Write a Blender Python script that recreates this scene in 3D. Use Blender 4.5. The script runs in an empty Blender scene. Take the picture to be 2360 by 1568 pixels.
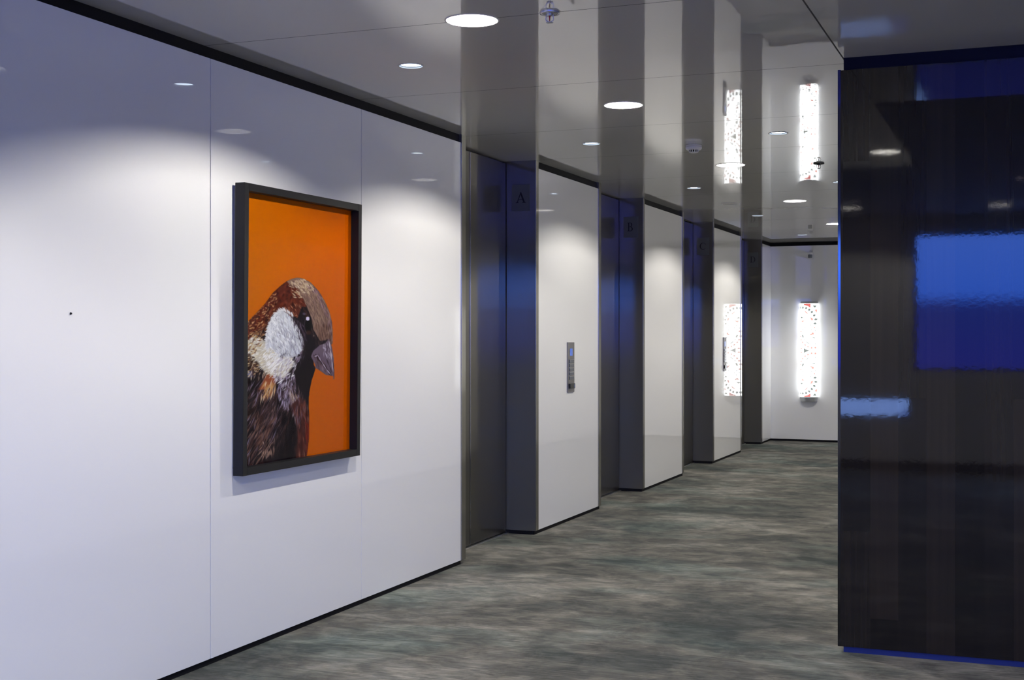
import bpy, bmesh, math, random
import numpy as np
from mathutils import Vector, Matrix

scene = bpy.context.scene
COL = scene.collection
random.seed(7)
H = 2.6            # ceiling height
CAM = (3.219, 0.0, 1.388)
REC = -0.215       # plane of the lift doors (the wall face is x = 0)
END = 17.36        # end wall of the corridor
RW = 2.458         # right wall of the corridor
DW = 5.888         # face of the dark timber wall

# ------------------------------------------------------------------ helpers
def link(name, me, mat=None, parent=None):
    o = bpy.data.objects.new(name, me)
    COL.objects.link(o)
    if mat is not None and me is not None:
        me.materials.append(mat)
    if parent is not None:
        o.parent = parent
    return o

def empty(name, loc=(0, 0, 0)):
    o = bpy.data.objects.new(name, None)
    COL.objects.link(o)
    o.location = loc
    o.empty_display_size = 0.1
    return o

def tag(o, label=None, cat=None, group=None, kind=None):
    if label: o['label'] = label
    if cat: o['category'] = cat
    if group: o['group'] = group
    if kind: o['kind'] = kind
    return o

def add_box(bm, x0, x1, y0, y1, z0, z1, bev=0.0):
    m = Matrix.Translation(((x0+x1)/2, (y0+y1)/2, (z0+z1)/2)) @ Matrix.Diagonal((x1-x0, y1-y0, z1-z0, 1))
    r = bmesh.ops.create_cube(bm, size=1.0, matrix=m)
    if bev > 0:
        es = set()
        for v in r['verts']:
            for e in v.link_edges: es.add(e)
        bmesh.ops.bevel(bm, geom=list(es), offset=bev, segments=2, affect='EDGES')

def boxes(name, lst, mat, parent=None, bev=0.0, off=(0, 0, 0)):
    bm = bmesh.new()
    for b in lst:
        add_box(bm, b[0]-off[0], b[1]-off[0], b[2]-off[1], b[3]-off[1], b[4]-off[2], b[5]-off[2], bev)
    me = bpy.data.meshes.new(name); bm.to_mesh(me); bm.free()
    return link(name, me, mat, parent)

def lathe(name, prof, mat, parent=None, n=48, smooth=True, caps=False):
    """prof: (r, z) list, revolved about z"""
    bm = bmesh.new(); rings = []
    for r, z in prof:
        rings.append([bm.verts.new((r*math.cos(2*math.pi*i/n), r*math.sin(2*math.pi*i/n), z)) for i in range(n)] if r > 1e-6
                     else [bm.verts.new((0, 0, z))])
    for a, b in zip(rings[:-1], rings[1:]):
        for i in range(n):
            j = (i+1) % n
            if len(a) == 1 and len(b) == 1: continue
            if len(a) == 1: bm.faces.new((a[0], b[j], b[i]))
            elif len(b) == 1: bm.faces.new((a[i], a[j], b[0]))
            else: bm.faces.new((a[i], a[j], b[j], b[i]))
    me = bpy.data.meshes.new(name); bm.to_mesh(me); bm.free()
    if smooth:
        for p in me.polygons: p.use_smooth = True
    return link(name, me, mat, parent)

def flat_mesh(splines, extrude, name='shape'):
    """filled 2D outlines (first closed outline minus the ones inside) -> mesh in the xy plane, thickness 2*extrude"""
    cu = bpy.data.curves.new(name, 'CURVE'); cu.dimensions = '2D'; cu.fill_mode = 'BOTH'; cu.extrude = extrude
    for pts in splines:
        s = cu.splines.new('POLY'); s.points.add(len(pts)-1); s.use_cyclic_u = True
        for p, c in zip(s.points, pts): p.co = (c[0], c[1], 0, 1)
    ob = bpy.data.objects.new('tmp', cu); COL.objects.link(ob)
    dg = bpy.context.evaluated_depsgraph_get()
    me = bpy.data.meshes.new_from_object(ob.evaluated_get(dg))
    me.name = name; me.materials.clear()
    bpy.data.objects.remove(ob); bpy.data.curves.remove(cu)
    return me

# ------------------------------------------------------------------ materials
def new_mat(name):
    m = bpy.data.materials.new(name); m.use_nodes = True
    nt = m.node_tree
    return m, nt, nt.nodes['Principled BSDF']

def simple(name, col, rough=0.5, metal=0.0, ior=1.5, emit=None, estr=0.0, bump=None):
    m, nt, b = new_mat(name)
    b.inputs['Base Color'].default_value = (*col, 1)
    b.inputs['Roughness'].default_value = rough
    b.inputs['Metallic'].default_value = metal
    b.inputs['IOR'].default_value = ior
    if emit:
        b.inputs['Emission Color'].default_value = (*emit, 1)
        b.inputs['Emission Strength'].default_value = estr
    if bump:
        sc, st, dist = bump
        tc = nt.nodes.new('ShaderNodeTexCoord'); mp = nt.nodes.new('ShaderNodeMapping')
        mp.inputs['Scale'].default_value = sc
        no = nt.nodes.new('ShaderNodeTexNoise'); no.inputs['Scale'].default_value = 1; no.inputs['Detail'].default_value = 2
        bp = nt.nodes.new('ShaderNodeBump'); bp.inputs['Strength'].default_value = st; bp.inputs['Distance'].default_value = dist
        L = nt.links.new
        L(tc.outputs['Object'], mp.inputs['Vector']); L(mp.outputs[0], no.inputs['Vector'])
        L(no.outputs['Fac'], bp.inputs['Height']); L(bp.outputs[0], b.inputs['Normal'])
    return m

def math_node(nt, op, a, b=None, c=None):
    n = nt.nodes.new('ShaderNodeMath'); n.operation = op
    for i, v in enumerate((a, b, c)):
        if v is None: continue
        if isinstance(v, (int, float)): n.inputs[i].default_value = v
        else: nt.links.new(v, n.inputs[i])
    return n.outputs[0]

def steel_mat(name, col, rough, axis_scale, amp=0.0008):
    """dark brushed stainless steel: fine vertical brushing and gentle buckling of the sheet"""
    m, nt, b = new_mat(name); L = nt.links.new
    b.inputs['Metallic'].default_value = 1.0
    tc = nt.nodes.new('ShaderNodeTexCoord')
    mp = nt.nodes.new('ShaderNodeMapping'); mp.inputs['Scale'].default_value = axis_scale
    n1 = nt.nodes.new('ShaderNodeTexNoise'); n1.inputs['Scale'].default_value = 1; n1.inputs['Detail'].default_value = 3
    L(tc.outputs['Object'], mp.inputs['Vector']); L(mp.outputs[0], n1.inputs['Vector'])
    cr = nt.nodes.new('ShaderNodeValToRGB')
    cr.color_ramp.elements[0].position = 0.3; cr.color_ramp.elements[1].position = 0.7
    cr.color_ramp.elements[0].color = (*[c*0.85 for c in col], 1); cr.color_ramp.elements[1].color = (*[c*1.1 for c in col], 1)
    L(n1.outputs['Fac'], cr.inputs[0]); L(cr.outputs[0], b.inputs['Base Color'])
    r = math_node(nt, 'MULTIPLY_ADD', n1.outputs['Fac'], 0.08, rough-0.04); L(r, b.inputs['Roughness'])
    mp2 = nt.nodes.new('ShaderNodeMapping'); mp2.inputs['Scale'].default_value = (2.2, 2.2, 5.0)
    n2 = nt.nodes.new('ShaderNodeTexNoise'); n2.inputs['Scale'].default_value = 1; n2.inputs['Detail'].default_value = 1
    L(tc.outputs['Object'], mp2.inputs['Vector']); L(mp2.outputs[0], n2.inputs['Vector'])
    bp = nt.nodes.new('ShaderNodeBump'); bp.inputs['Strength'].default_value = 1; bp.inputs['Distance'].default_value = amp
    L(n2.outputs['Fac'], bp.inputs['Height']); L(bp.outputs[0], b.inputs['Normal'])
    # second, broad lobe: light scattered by the brushed grain
    b2 = nt.nodes.new('ShaderNodeBsdfPrincipled'); b2.inputs['Metallic'].default_value = 1.0
    b2.inputs['Base Color'].default_value = (*[c*0.88 for c in col], 1); b2.inputs['Roughness'].default_value = 0.55
    L(bp.outputs[0], b2.inputs['Normal'])
    mx = nt.nodes.new('ShaderNodeMixShader'); mx.inputs[0].default_value = 0.5
    L(b.outputs[0], mx.inputs[1]); L(b2.outputs[0], mx.inputs[2]); L(mx.outputs[0], nt.nodes['Material Output'].inputs['Surface'])
    return m

M = {}
M['lacquer'] = simple('white_lacquer_panel', (0.80, 0.80, 0.80), 0.012, ior=1.58, bump=((1.1, 1.1, 1.1), 1.0, 0.0006))
M['paint'] = simple('white_wall_paint', (0.74, 0.74, 0.74), 0.5)
M['dark_gap'] = simple('black_shadow_gap', (0.006, 0.006, 0.009), 0.6)
M['steel'] = steel_mat('dark_stainless_sheet', (0.30, 0.29, 0.255), 0.075, (60, 60, 1.5))
M['steel_door'] = steel_mat('dark_stainless_door', (0.165, 0.158, 0.14), 0.10, (60, 60, 1.5))
M['steel_edge'] = simple('polished_steel_edge', (0.42, 0.42, 0.45), 0.12, 1.0)
M['alu'] = simple('aluminium_sill', (0.75, 0.75, 0.76), 0.3, 1.0)
M['black'] = simple('black_satin_frame', (0.0085, 0.0085, 0.0105), 0.45)
M['black_gloss'] = simple('black_plastic', (0.01, 0.01, 0.012), 0.15)
M['letter'] = simple('engraved_black', (0.006, 0.006, 0.008), 0.4)
M['plate'] = simple('letter_plate_metal', (0.16, 0.165, 0.165), 0.38, 0.6)
M['white_plastic'] = simple('white_plastic', (0.55, 0.55, 0.56), 0.35)
M['chrome'] = simple('white_enamel_metal', (0.62, 0.62, 0.66), 0.22, 0.7)
M['bulb_red'] = simple('red_glass_bulb', (0.25, 0.01, 0.015), 0.1)
M['reflector'] = simple('downlight_reflector', (0.15, 0.15, 0.15), 0.5)
M['lamp_big'] = simple('lit_lamp_warm', (0.9, 0.9, 0.9), 0.5, emit=(1.0, 0.97, 0.88), estr=10)
M['lamp_small'] = simple('lit_lamp_cool', (0.8, 0.8, 0.8), 0.5, emit=(0.72, 0.86, 1.0), estr=9)
M['lamp_pink'] = simple('lit_lamp_rose', (0.8, 0.8, 0.8), 0.5, emit=(1.0, 0.82, 0.85), estr=9)
M['unlit'] = simple('unlit_speaker_mesh', (0.35, 0.34, 0.32), 0.6)
M['kick'] = simple('blue_kick_strip', (0.012, 0.022, 0.13), 0.25)
M['kick_top'] = simple('navy_shadow_strip', (0.003, 0.0045, 0.017), 0.7)
M['edge_dark'] = simple('dark_mirror_edge', (0.07, 0.07, 0.08), 0.08, 1.0)
M['blue_screen'] = simple('blue_lit_display', (0.02, 0.05, 0.2), 0.2, emit=(0.10, 0.22, 0.85), estr=0.45)
M['acrylic_button'] = simple('clear_button', (0.09, 0.10, 0.125), 0.2)
M['panel_steel'] = simple('call_panel_steel', (0.23, 0.22, 0.22), 0.4, 0.8)

for k_ in ('dark_gap', 'kick_top', 'black'): M[k_].node_tree.nodes['Principled BSDF'].inputs['Specular IOR Level'].default_value = 0.12 if k_ != 'black' else 0.3

# glossy ceiling with fine joints between the panels
def ceiling_mat():
    m, nt, b = new_mat('glossy_ceiling_panel'); L = nt.links.new
    b.inputs['IOR'].default_value = 1.98
    geo = nt.nodes.new('ShaderNodeNewGeometry'); sep = nt.nodes.new('ShaderNodeSeparateXYZ'); L(geo.outputs['Position'], sep.inputs[0])
    acc = None
    for y in (0.6, 1.95, 3.31, 4.66, 6.02, 7.37, 8.56, 9.88, 11.2, 12.6, 13.91, 15.25, 16.5):
        d = math_node(nt, 'ABSOLUTE', math_node(nt, 'SUBTRACT', sep.outputs['Y'], y))
        l = math_node(nt, 'LESS_THAN', d, 0.0028)
        acc = l if acc is None else math_node(nt, 'MAXIMUM', acc, l)
    d = math_node(nt, 'ABSOLUTE', math_node(nt, 'SUBTRACT', sep.outputs['X'], 2.441))
    acc = math_node(nt, 'MAXIMUM', acc, math_node(nt, 'LESS_THAN', d, 0.0035))
    mx = nt.nodes.new('ShaderNodeMix'); mx.data_type = 'RGBA'
    mx.inputs[6].default_value = (0.55, 0.54, 0.53, 1); mx.inputs[7].default_value = (0.05, 0.05, 0.055, 1)
    L(acc, mx.inputs[0]); L(mx.outputs[2], b.inputs['Base Color'])
    # the lobby bays beside the timber wall have a plain matt finish
    matt = math_node(nt, 'MULTIPLY', math_node(nt, 'GREATER_THAN', sep.outputs['X'], 2.441), math_node(nt, 'LESS_THAN', sep.outputs['Y'], 4.66))
    matt = math_node(nt, 'MAXIMUM', matt, math_node(nt, 'LESS_THAN', sep.outputs['Y'], 1.95))
    rr = math_node(nt, 'MULTIPLY_ADD', matt, 0.6, math_node(nt, 'MULTIPLY_ADD', acc, 0.8, 0.014)); L(rr, b.inputs['Roughness'])
    L(math_node(nt, 'SUBTRACT', 0.5, math_node(nt, 'MULTIPLY', math_node(nt, 'MAXIMUM', matt, acc), 0.4)), b.inputs['Specular IOR Level'])
    no = nt.nodes.new('ShaderNodeTexNoise'); no.inputs['Scale'].default_value = 22; no.inputs['Detail'].default_value = 2
    n3 = nt.nodes.new('ShaderNodeTexNoise'); n3.inputs['Scale'].default_value = 1.3; n3.inputs['Detail'].default_value = 1
    L(geo.outputs['Position'], no.inputs['Vector']); L(geo.outputs['Position'], n3.inputs['Vector'])
    hh = math_node(nt, 'MULTIPLY_ADD', n3.outputs['Fac'], 14.0, no.outputs['Fac'])
    bp = nt.nodes.new('ShaderNodeBump'); bp.inputs['Strength'].default_value = 1; bp.inputs['Distance'].default_value = 0.00006
    L(hh, bp.inputs['Height']); L(bp.outputs[0], b.inputs['Normal'])
    return m
M['ceiling'] = ceiling_mat()

def carpet_mat():
    m, nt, b = new_mat('mottled_grey_carpet'); L = nt.links.new
    b.inputs['Roughness'].default_value = 0.95; b.inputs['Specular IOR Level'].default_value = 0.15
    tc = nt.nodes.new('ShaderNodeTexCoord')
    def noise(scale, det, rough=0.55, dist=0.0, rot=0.0):
        mp = nt.nodes.new('ShaderNodeMapping'); mp.inputs['Scale'].default_value = scale; mp.inputs['Rotation'].default_value = (0, 0, rot)
        n = nt.nodes.new('ShaderNodeTexNoise'); n.inputs['Scale'].default_value = 1; n.inputs['Detail'].default_value = det
        n.inputs['Roughness'].default_value = rough; n.inputs['Distortion'].default_value = dist
        L(tc.outputs['Object'], mp.inputs['Vector']); L(mp.outputs[0], n.inputs['Vector'])
        return n.outputs['Fac']
    def ramp(f, p0, c0, p1, c1, mid=None):
        r = nt.nodes.new('ShaderNodeValToRGB'); e = r.color_ramp.elements
        e[0].position = p0; e[0].color = (*c0, 1); e[1].position = p1; e[1].color = (*c1, 1)
        if mid:
            k = e.new(mid[0]); k.color = (*mid[1], 1)
        L(f, r.inputs[0]); return r.outputs[0]
    def mix(a, bb, fac, mode='MIX'):
        x = nt.nodes.new('ShaderNodeMix'); x.data_type = 'RGBA'; x.blend_type = mode
        L(a, x.inputs[6]); L(bb, x.inputs[7])
        if isinstance(fac, float): x.inputs[0].default_value = fac
        else: L(fac, x.inputs[0])
        return x.outputs[2]
    base = ramp(noise((0.9, 1.2, 1), 7, 0.66, 0.4), 0.38, (0.078, 0.084, 0.081), 0.62, (0.235, 0.230, 0.210), (0.5, (0.146, 0.141, 0.128)))
    blot = ramp(noise((4.6, 6.0, 1), 9, 0.68, 0.5), 0.42, (0.66, 0.69, 0.71), 0.60, (1.22, 1.21, 1.18))
    streak = ramp(noise((4.5, 62, 1), 3, 0.6), 0.34, (0.76, 0.76, 0.76), 0.68, (1.22, 1.21, 1.19))
    fine = ramp(noise((9, 260, 1), 2, 0.6), 0.3, (0.72, 0.72, 0.72), 0.7, (1.28, 1.28, 1.28))
    teal = ramp(noise((0.9, 1.5, 1), 3, 0.5, 0.2), 0.50, (1, 1, 1), 0.66, (0.86, 1.02, 1.04))
    c = mix(base, blot, 1.0, 'MULTIPLY'); c = mix(c, streak, 1.0, 'MULTIPLY'); c = mix(c, fine, 1.0, 'MULTIPLY'); c = mix(c, teal, 1.0, 'MULTIPLY')
    L(c, b.inputs['Base Color'])
    bp = nt.nodes.new('ShaderNodeBump'); bp.inputs['Strength'].default_value = 0.5; bp.inputs['Distance'].default_value = 0.003
    L(noise((60, 300, 1), 3), bp.inputs['Height']); L(bp.outputs[0], b.inputs['Normal'])
    return m
M['carpet'] = carpet_mat()

def wood_mat():
    """dark stained veneer boards standing on end under a high gloss"""
    m, nt, b = new_mat('dark_gloss_timber'); L = nt.links.new
    tc = nt.nodes.new('ShaderNodeTexCoord'); sep = nt.nodes.new('ShaderNodeSeparateXYZ'); L(tc.outputs['Object'], sep.inputs[0])
    n0 = nt.nodes.new('ShaderNodeTexNoise'); n0.noise_dimensions = '1D'
    u = math_node(nt, 'MULTIPLY', sep.outputs['X'], 8.6)
    fl = math_node(nt, 'FLOOR', u)
    wn = nt.nodes.new('ShaderNodeTexWhiteNoise'); wn.noise_dimensions = '1D'; L(fl, wn.inputs['W'])
    v = math_node(nt, 'MULTIPLY_ADD', wn.outputs['Value'], 5.3, math_node(nt, 'MULTIPLY', sep.outputs['Z'], 0.62))
    fz = math_node(nt, 'FLOOR', v)
    cell = math_node(nt, 'MULTIPLY_ADD', fl, 17.3, fz)
    wn2 = nt.nodes.new('ShaderNodeTexWhiteNoise'); wn2.noise_dimensions = '1D'; L(cell, wn2.inputs['W'])
    mp = nt.nodes.new('ShaderNodeMapping'); mp.inputs['Scale'].default_value = (55, 1, 1.1)
    gn = nt.nodes.new('ShaderNodeTexNoise'); gn.inputs['Scale'].default_value = 1; gn.inputs['Detail'].default_value = 4; gn.inputs['Distortion'].default_value = 0.4
    L(tc.outputs['Object'], mp.inputs['Vector']); L(mp.outputs[0], gn.inputs['Vector'])
    t = math_node(nt, 'MULTIPLY_ADD', gn.outputs['Fac'], 0.55, math_node(nt, 'MULTIPLY', wn2.outputs['Value'], 0.6))
    r = nt.nodes.new('ShaderNodeValToRGB'); e = r.color_ramp.elements
    e[0].position = 0.15; e[0].color = (0.0060, 0.0052, 0.0056, 1); e[1].position = 0.95; e[1].color = (0.0200, 0.0150, 0.0120, 1)
    k = e.new(0.5); k.color = (0.0110, 0.0090, 0.0084, 1)
    L(t, r.inputs[0]); L(r.outputs[0], b.inputs['Base Color'])
    b.inputs['Roughness'].default_value = 0.035
    b.inputs['IOR'].default_value = 1.43
    no = nt.nodes.new('ShaderNodeTexNoise'); no.inputs['Scale'].default_value = 45; no.inputs['Detail'].default_value = 2
    L(tc.outputs['Object'], no.inputs['Vector'])
    bp = nt.nodes.new('ShaderNodeBump'); bp.inputs['Strength'].default_value = 1; bp.inputs['Distance'].default_value = 0.00004
    L(no.outputs['Fac'], bp.inputs['Height']); L(bp.outputs[0], b.inputs['Normal'])
    return m
M['wood'] = wood_mat()

def pane_mat(name, trans=0.92, ior=1.45):
    m = bpy.data.materials.new(name); m.use_nodes = True; nt = m.node_tree
    for n in list(nt.nodes): nt.nodes.remove(n)
    out = nt.nodes.new('ShaderNodeOutputMaterial'); mx = nt.nodes.new('ShaderNodeMixShader')
    fr = nt.nodes.new('ShaderNodeFresnel'); fr.inputs['IOR'].default_value = ior
    t = nt.nodes.new('ShaderNodeBsdfTransparent'); t.inputs[0].default_value = (trans, trans, trans*1.01, 1)
    g = nt.nodes.new('ShaderNodeBsdfGlossy'); g.inputs['Roughness'].default_value = 0.02
    geo = nt.nodes.new('ShaderNodeNewGeometry')
    nt.links.new(math_node(nt, 'MULTIPLY', fr.outputs[0], math_node(nt, 'SUBTRACT', 1.0, geo.outputs['Backfacing'])), mx.inputs[0]); nt.links.new(t.outputs[0], mx.inputs[1]); nt.links.new(g.outputs[0], mx.inputs[2])
    nt.links.new(mx.outputs[0], out.inputs[0])
    return m
M['glass'] = pane_mat('clear_window_glass'); M['acrylic'] = pane_mat('picture_acrylic', 0.98, 1.2)

def attr_mat(name, attr, emission=False, rough=0.4):
    m, nt, b = new_mat(name)
    a = nt.nodes.new('ShaderNodeAttribute'); a.attribute_name = attr; a.attribute_type = 'GEOMETRY'
    if emission:
        b.inputs['Base Color'].default_value = (0.5, 0.5, 0.5, 1)
        nt.links.new(a.outputs['Color'], b.inputs['Emission Color']); b.inputs['Emission Strength'].default_value = 1.0
    else:
        nt.links.new(a.outputs['Color'], b.inputs['Base Color'])
    b.inputs['Roughness'].default_value = rough
    return m

# ------------------------------------------------------------------ room shell
XW, XE, YS = -3.2, 7.2, -2.186      # far sides of the lobby behind the camera
floor = boxes('floor', [(XW-0.2, XE+0.2, YS-0.2, END+0.2, -0.12, 0.0)], M['carpet']); tag(floor, kind='structure')

BIG = [(1.206, 1.99), (1.206, 4.662), (1.206, 6.675), (1.206, 9.31), (1.206, 12.02), (1.206, 14.66),
       (2.302, 2.759), (2.923, -1.30), (1.585, -1.131), (5.2, 2.76), (5.2, -1.2), (-1.6, -0.6)]
SMALL = [(0.61, 2.65), (0.61, 5.349), (0.61, 7.947), (0.61, 10.657), (0.61, 13.353), (0.61, 16.12),
         (1.79, 7.947), (1.79, 10.657), (1.79, 13.353), (1.79, 16.12)]
ROSE = [(1.589, -1.95), (1.70, -0.47), (3.13, 0.877)]
RB, RS = 0.098, 0.053
def circ(x, y, r, n=40): return [(x+r*math.cos(2*math.pi*i/n), y+r*math.sin(2*math.pi*i/n)) for i in range(n)]
outl = [(XW-0.2, YS-0.2), (XE+0.2, YS-0.2), (XE+0.2, END+0.2), (XW-0.2, END+0.2)]
me = flat_mesh([outl] + [circ(x, y, RB) for x, y in BIG] + [circ(x, y, RS, 28) for x, y in SMALL+ROSE], 0.01, 'ceiling')
ceil = link('ceiling', me, M['ceiling']); ceil.location.z = H+0.01; tag(ceil, kind='structure')

# white panelled wall on the left with fine joints, and the panels between the lifts
ZT, ZB = 2.55, 0.026
def wall_seg(name, segs, back):
    o = boxes(name, [(-0.02, 0.0, a, b, ZB, ZT) for a, b in segs], M['lacquer'], bev=0.0008)
    tag(o, kind='structure'); return o
wall_seg('wall_left', [(0.6, 3.345), (3.349, 4.682), (4.686, 6.019), (6.023, 7.285)], None)
tag(boxes('wall_left_core', [(-0.3, -0.02, 0.6, 7.285, 0, H)], M['dark_gap']), kind='structure')
PILL = [(8.557, 10.045), (11.252, 12.722), (13.985, 15.50), (16.70, END+0.1)]
for k, (a, b) in enumerate(PILL):
    last = k == 3
    wb = END if last else b-0.066
    wall_seg('wall_left', [(a+0.062, wb)], None)
    c = boxes('wall_left_core', [(-0.50, -0.02, a+0.004, b-0.004, 0, H)], M['dark_gap']); tag(c, kind='structure')

# lift entrances
LET = 'ABCD'
def arc(cx, cy, rx, ry, a0, a1, n=14):
    return [(cx+rx*math.cos(math.radians(a0+(a1-a0)*i/n)), cy+ry*math.sin(math.radians(a0+(a1-a0)*i/n))) for i in range(n+1)]
def glyph(ch):
    """serif capitals, unit height, roughly unit width"""
    if ch == 'A':
        o = [(0, 0), (0.28, 0), (0.28, 0.035), (0.20, 0.06), (0.295, 0.30), (0.64, 0.30), (0.735, 0.07), (0.63, 0.035), (0.63, 0), (0.99, 0), (0.99, 0.035), (0.90, 0.07), (0.53, 1.0), (0.47, 1.0), (0.13, 0.10), (0.09, 0.06), (0, 0.035)]
        i = [(0.315, 0.345), (0.47, 0.77), (0.62, 0.345)]
        return [o, i]
    if ch == 'B':
        o = [(0.05, 0), (0.42, 0)] + arc(0.42, 0.265, 0.30, 0.265, -88, 62) + arc(0.40, 0.765, 0.255, 0.235, -50, 88) + [(0.05, 1.0), (0.05, 0.965), (0.16, 0.94), (0.16, 0.06), (0.05, 0.035)]
        i1 = [(0.28, 0.055), (0.40, 0.05)] + arc(0.40, 0.275, 0.19, 0.22, -80, 80) + [(0.28, 0.50)]
        i2 = [(0.28, 0.55)] + arc(0.37, 0.755, 0.16, 0.20, -80, 80) + [(0.28, 0.955)]
        return [o, i1, i2]
    if ch == 'C':
        o = arc(0.50, 0.50, 0.48, 0.50, 42, 318, 26) + [(0.84, 0.19)] + arc(0.54, 0.50, 0.38, 0.44, 312, 48, 24) + [(0.83, 0.70), (0.87, 0.70)]
        return [o]
    o = [(0.02, 0), (0.42, 0)] + arc(0.42, 0.50, 0.46, 0.50, -88, 88, 24) + [(0.02, 1.0), (0.02, 0.965), (0.14, 0.94), (0.14, 0.06), (0.02, 0.035)]
    i = [(0.27, 0.055), (0.40, 0.05)] + arc(0.40, 0.50, 0.34, 0.45, -85, 85, 22) + [(0.27, 0.945)]
    return [o, i]

for k in range(4):
    y0 = [7.285, 9.979, 12.656, 15.434][k]; y1 = PILL[k][0]
    d = empty('door_%d' % (k+1), (REC, (y0+y1)/2, 0)); tag(d, kind='structure'); off = (REC, (y0+y1)/2, 0)
    # steel lining: near jamb (front strip and reveal), far jamb (reveal and front strip), head above the leaves
    boxes('jamb', [(REC-0.02, 0.004, y0, y0+0.066, 0.026, H)], M['steel'], d, 0.0012, off)
    boxes('jamb', [(REC-0.02, 0.004, y1, y1+0.062, 0.026, H)], M['steel'], d, 0.0012, off)
    boxes('jamb_edge', [(0.0035, 0.0055, y1+0.004, y1+0.009, 0.026, H), (0.0035, 0.0055, y0+0.001, y0+0.005, 0.026, H)], M['steel_edge'], d, 0, off)
    ym = (y0+0.066+y1)/2 - 0.03
    for a, b in ((y0+0.066, ym-0.004), (ym+0.004, y1-0.012)):
        boxes('door_panel', [(REC-0.035, REC, a, b, 0.012, H-0.012)], M['steel_door'], d, 0.0015, off)
    boxes('door_edge', [(REC-0.004, REC+0.003, ym-0.004, ym+0.003, 0.012, H-0.012)], M['steel_edge'], d, 0, off)
    boxes('shaft_back', [(REC-0.09, REC-0.045, y0, y1, 0, H)], M['dark_gap'], d, 0, off)
    boxes('sill', [(REC-0.03, REC+0.018, y0+0.066, y1, 0.0, 0.006)], M['alu'], d, 0, off)
    # letter plate fixed to the reveal that faces the camera
    p = empty('letter_plate', (-0.105, y1, 2.343))
    words = dict(A='dull metal plate lettered A on the nearest lift reveal, beside first doors',
                 B='dull metal plate lettered B on the second lift reveal, past the first call panel',
                 C='dull metal plate lettered C on the third lift reveal, before the last call panel',
                 D='pale metal plate lettered D on the farthest lift reveal, near the end wall')
    tag(p, words[LET[k]], 'sign', 'lettered plates on the lift reveals')
    boxes('plate', [(-0.067, 0.067, -0.004, 0.0, -0.093, 0.093)], M['plate'], p, 0.001)
    s = 0.076
    gm = flat_mesh([[(x*s, y*s) for x, y in sp] for sp in glyph(LET[k])], 0.0008, 'letter')
    g = link('letter', gm, M['letter'], p); g.rotation_euler = (math.radians(90), 0, 0)
    g.location = (-s*0.48, -0.0045, -0.036)

# skirting and shadow gap along the left wall
def strip(name, runs, z0, z1, mat):
    o = boxes(name, [(r[0], r[1], r[2], r[3], z0, z1) for r in runs], mat); tag(o, kind='structure'); return o
runs = [(-0.03, -0.008, 0.6, 7.30)] + [(-0.03, -0.008, a+0.01, min(b-0.01, END)) for a, b in PILL]
strip('baseboard_left', runs + [(REC, -0.01, a+0.006, a+0.02) for a, b in PILL], 0.0, 0.03, M['dark_gap'])
strip('trim_1', [(-0.03, -0.012, 0.6, 7.30)] + [(-0.03, -0.012, a+0.062, min(b-0.066, END)) for a, b in PILL], 2.545, H, M['dark_gap'])

# end wall
o = boxes('wall_end', [(0.0, RW+0.2, END, END+0.02, ZB, ZT)], M['lacquer']); tag(o, kind='structure')
o = boxes('wall_end_core', [(-0.5, RW+0.2, END+0.02, END+0.2, 0, H)], M['dark_gap']); tag(o, kind='structure')
strip('baseboard_end', [(-0.02, RW, END-0.0+0.008, END+0.03)], 0, 0.03, M['dark_gap'])
strip('trim_2', [(-0.02, RW, END+0.01, END+0.03)], 2.545, H, M['dark_gap'])

# corridor wall behind the timber wall
o = boxes('wall_right', [(RW, RW+0.02, DW+0.25, END, ZB, ZT)], M['lacquer']); tag(o, kind='structure')
o = boxes('wall_right_core', [(RW+0.02, RW+0.2, DW+0.22, END, 0, H)], M['dark_gap']); tag(o, kind='structure')

# dark timber wall facing the camera
wr = boxes('wall_timber', [(2.431, XE, DW, DW+0.03, 0.026, 2.545)], M['wood']); tag(wr, kind='structure')
wc = boxes('wall_timber_core', [(2.447, XE, DW+0.03, DW+0.22, 0, H)], M['kick_top']); tag(wc, kind='structure')
strip('baseboard_right', [(2.443, XE, DW+0.01, DW+0.032)], 0, 0.03, M['kick'])
strip('trim_3', [(2.444, XE, DW+0.006, DW+0.032)], 2.544, H, M['kick_top'])
# polished metal edge of the timber wall, turned a few degrees towards the corridor
me = bpy.data.meshes.new('trim_4')
x0, x1, ya, yb = 2.419, 2.4315, DW-0.0005, DW+0.03
sl = 0.0012
vs = [(x0, ya+0.001, 0.026), (x0+0.002, ya-0.0012, 0.026), (x1, ya-0.0012+(x1-x0-0.002)*0.078, 0.026), (x1, yb, 0.026), (x0, yb, 0.026)]
vs2 = [(a, b, 2.548) for a, b, c in vs]
me.from_pydata(vs+vs2, [], [(0, 1, 6, 5), (1, 2, 7, 6), (2, 3, 8, 7), (3, 4, 9, 8), (4, 0, 5, 9), (4, 3, 2, 1, 0), (5, 6, 7, 8, 9)])
o = link('trim_4', me, M['edge_dark']); tag(o, kind='structure')

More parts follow.
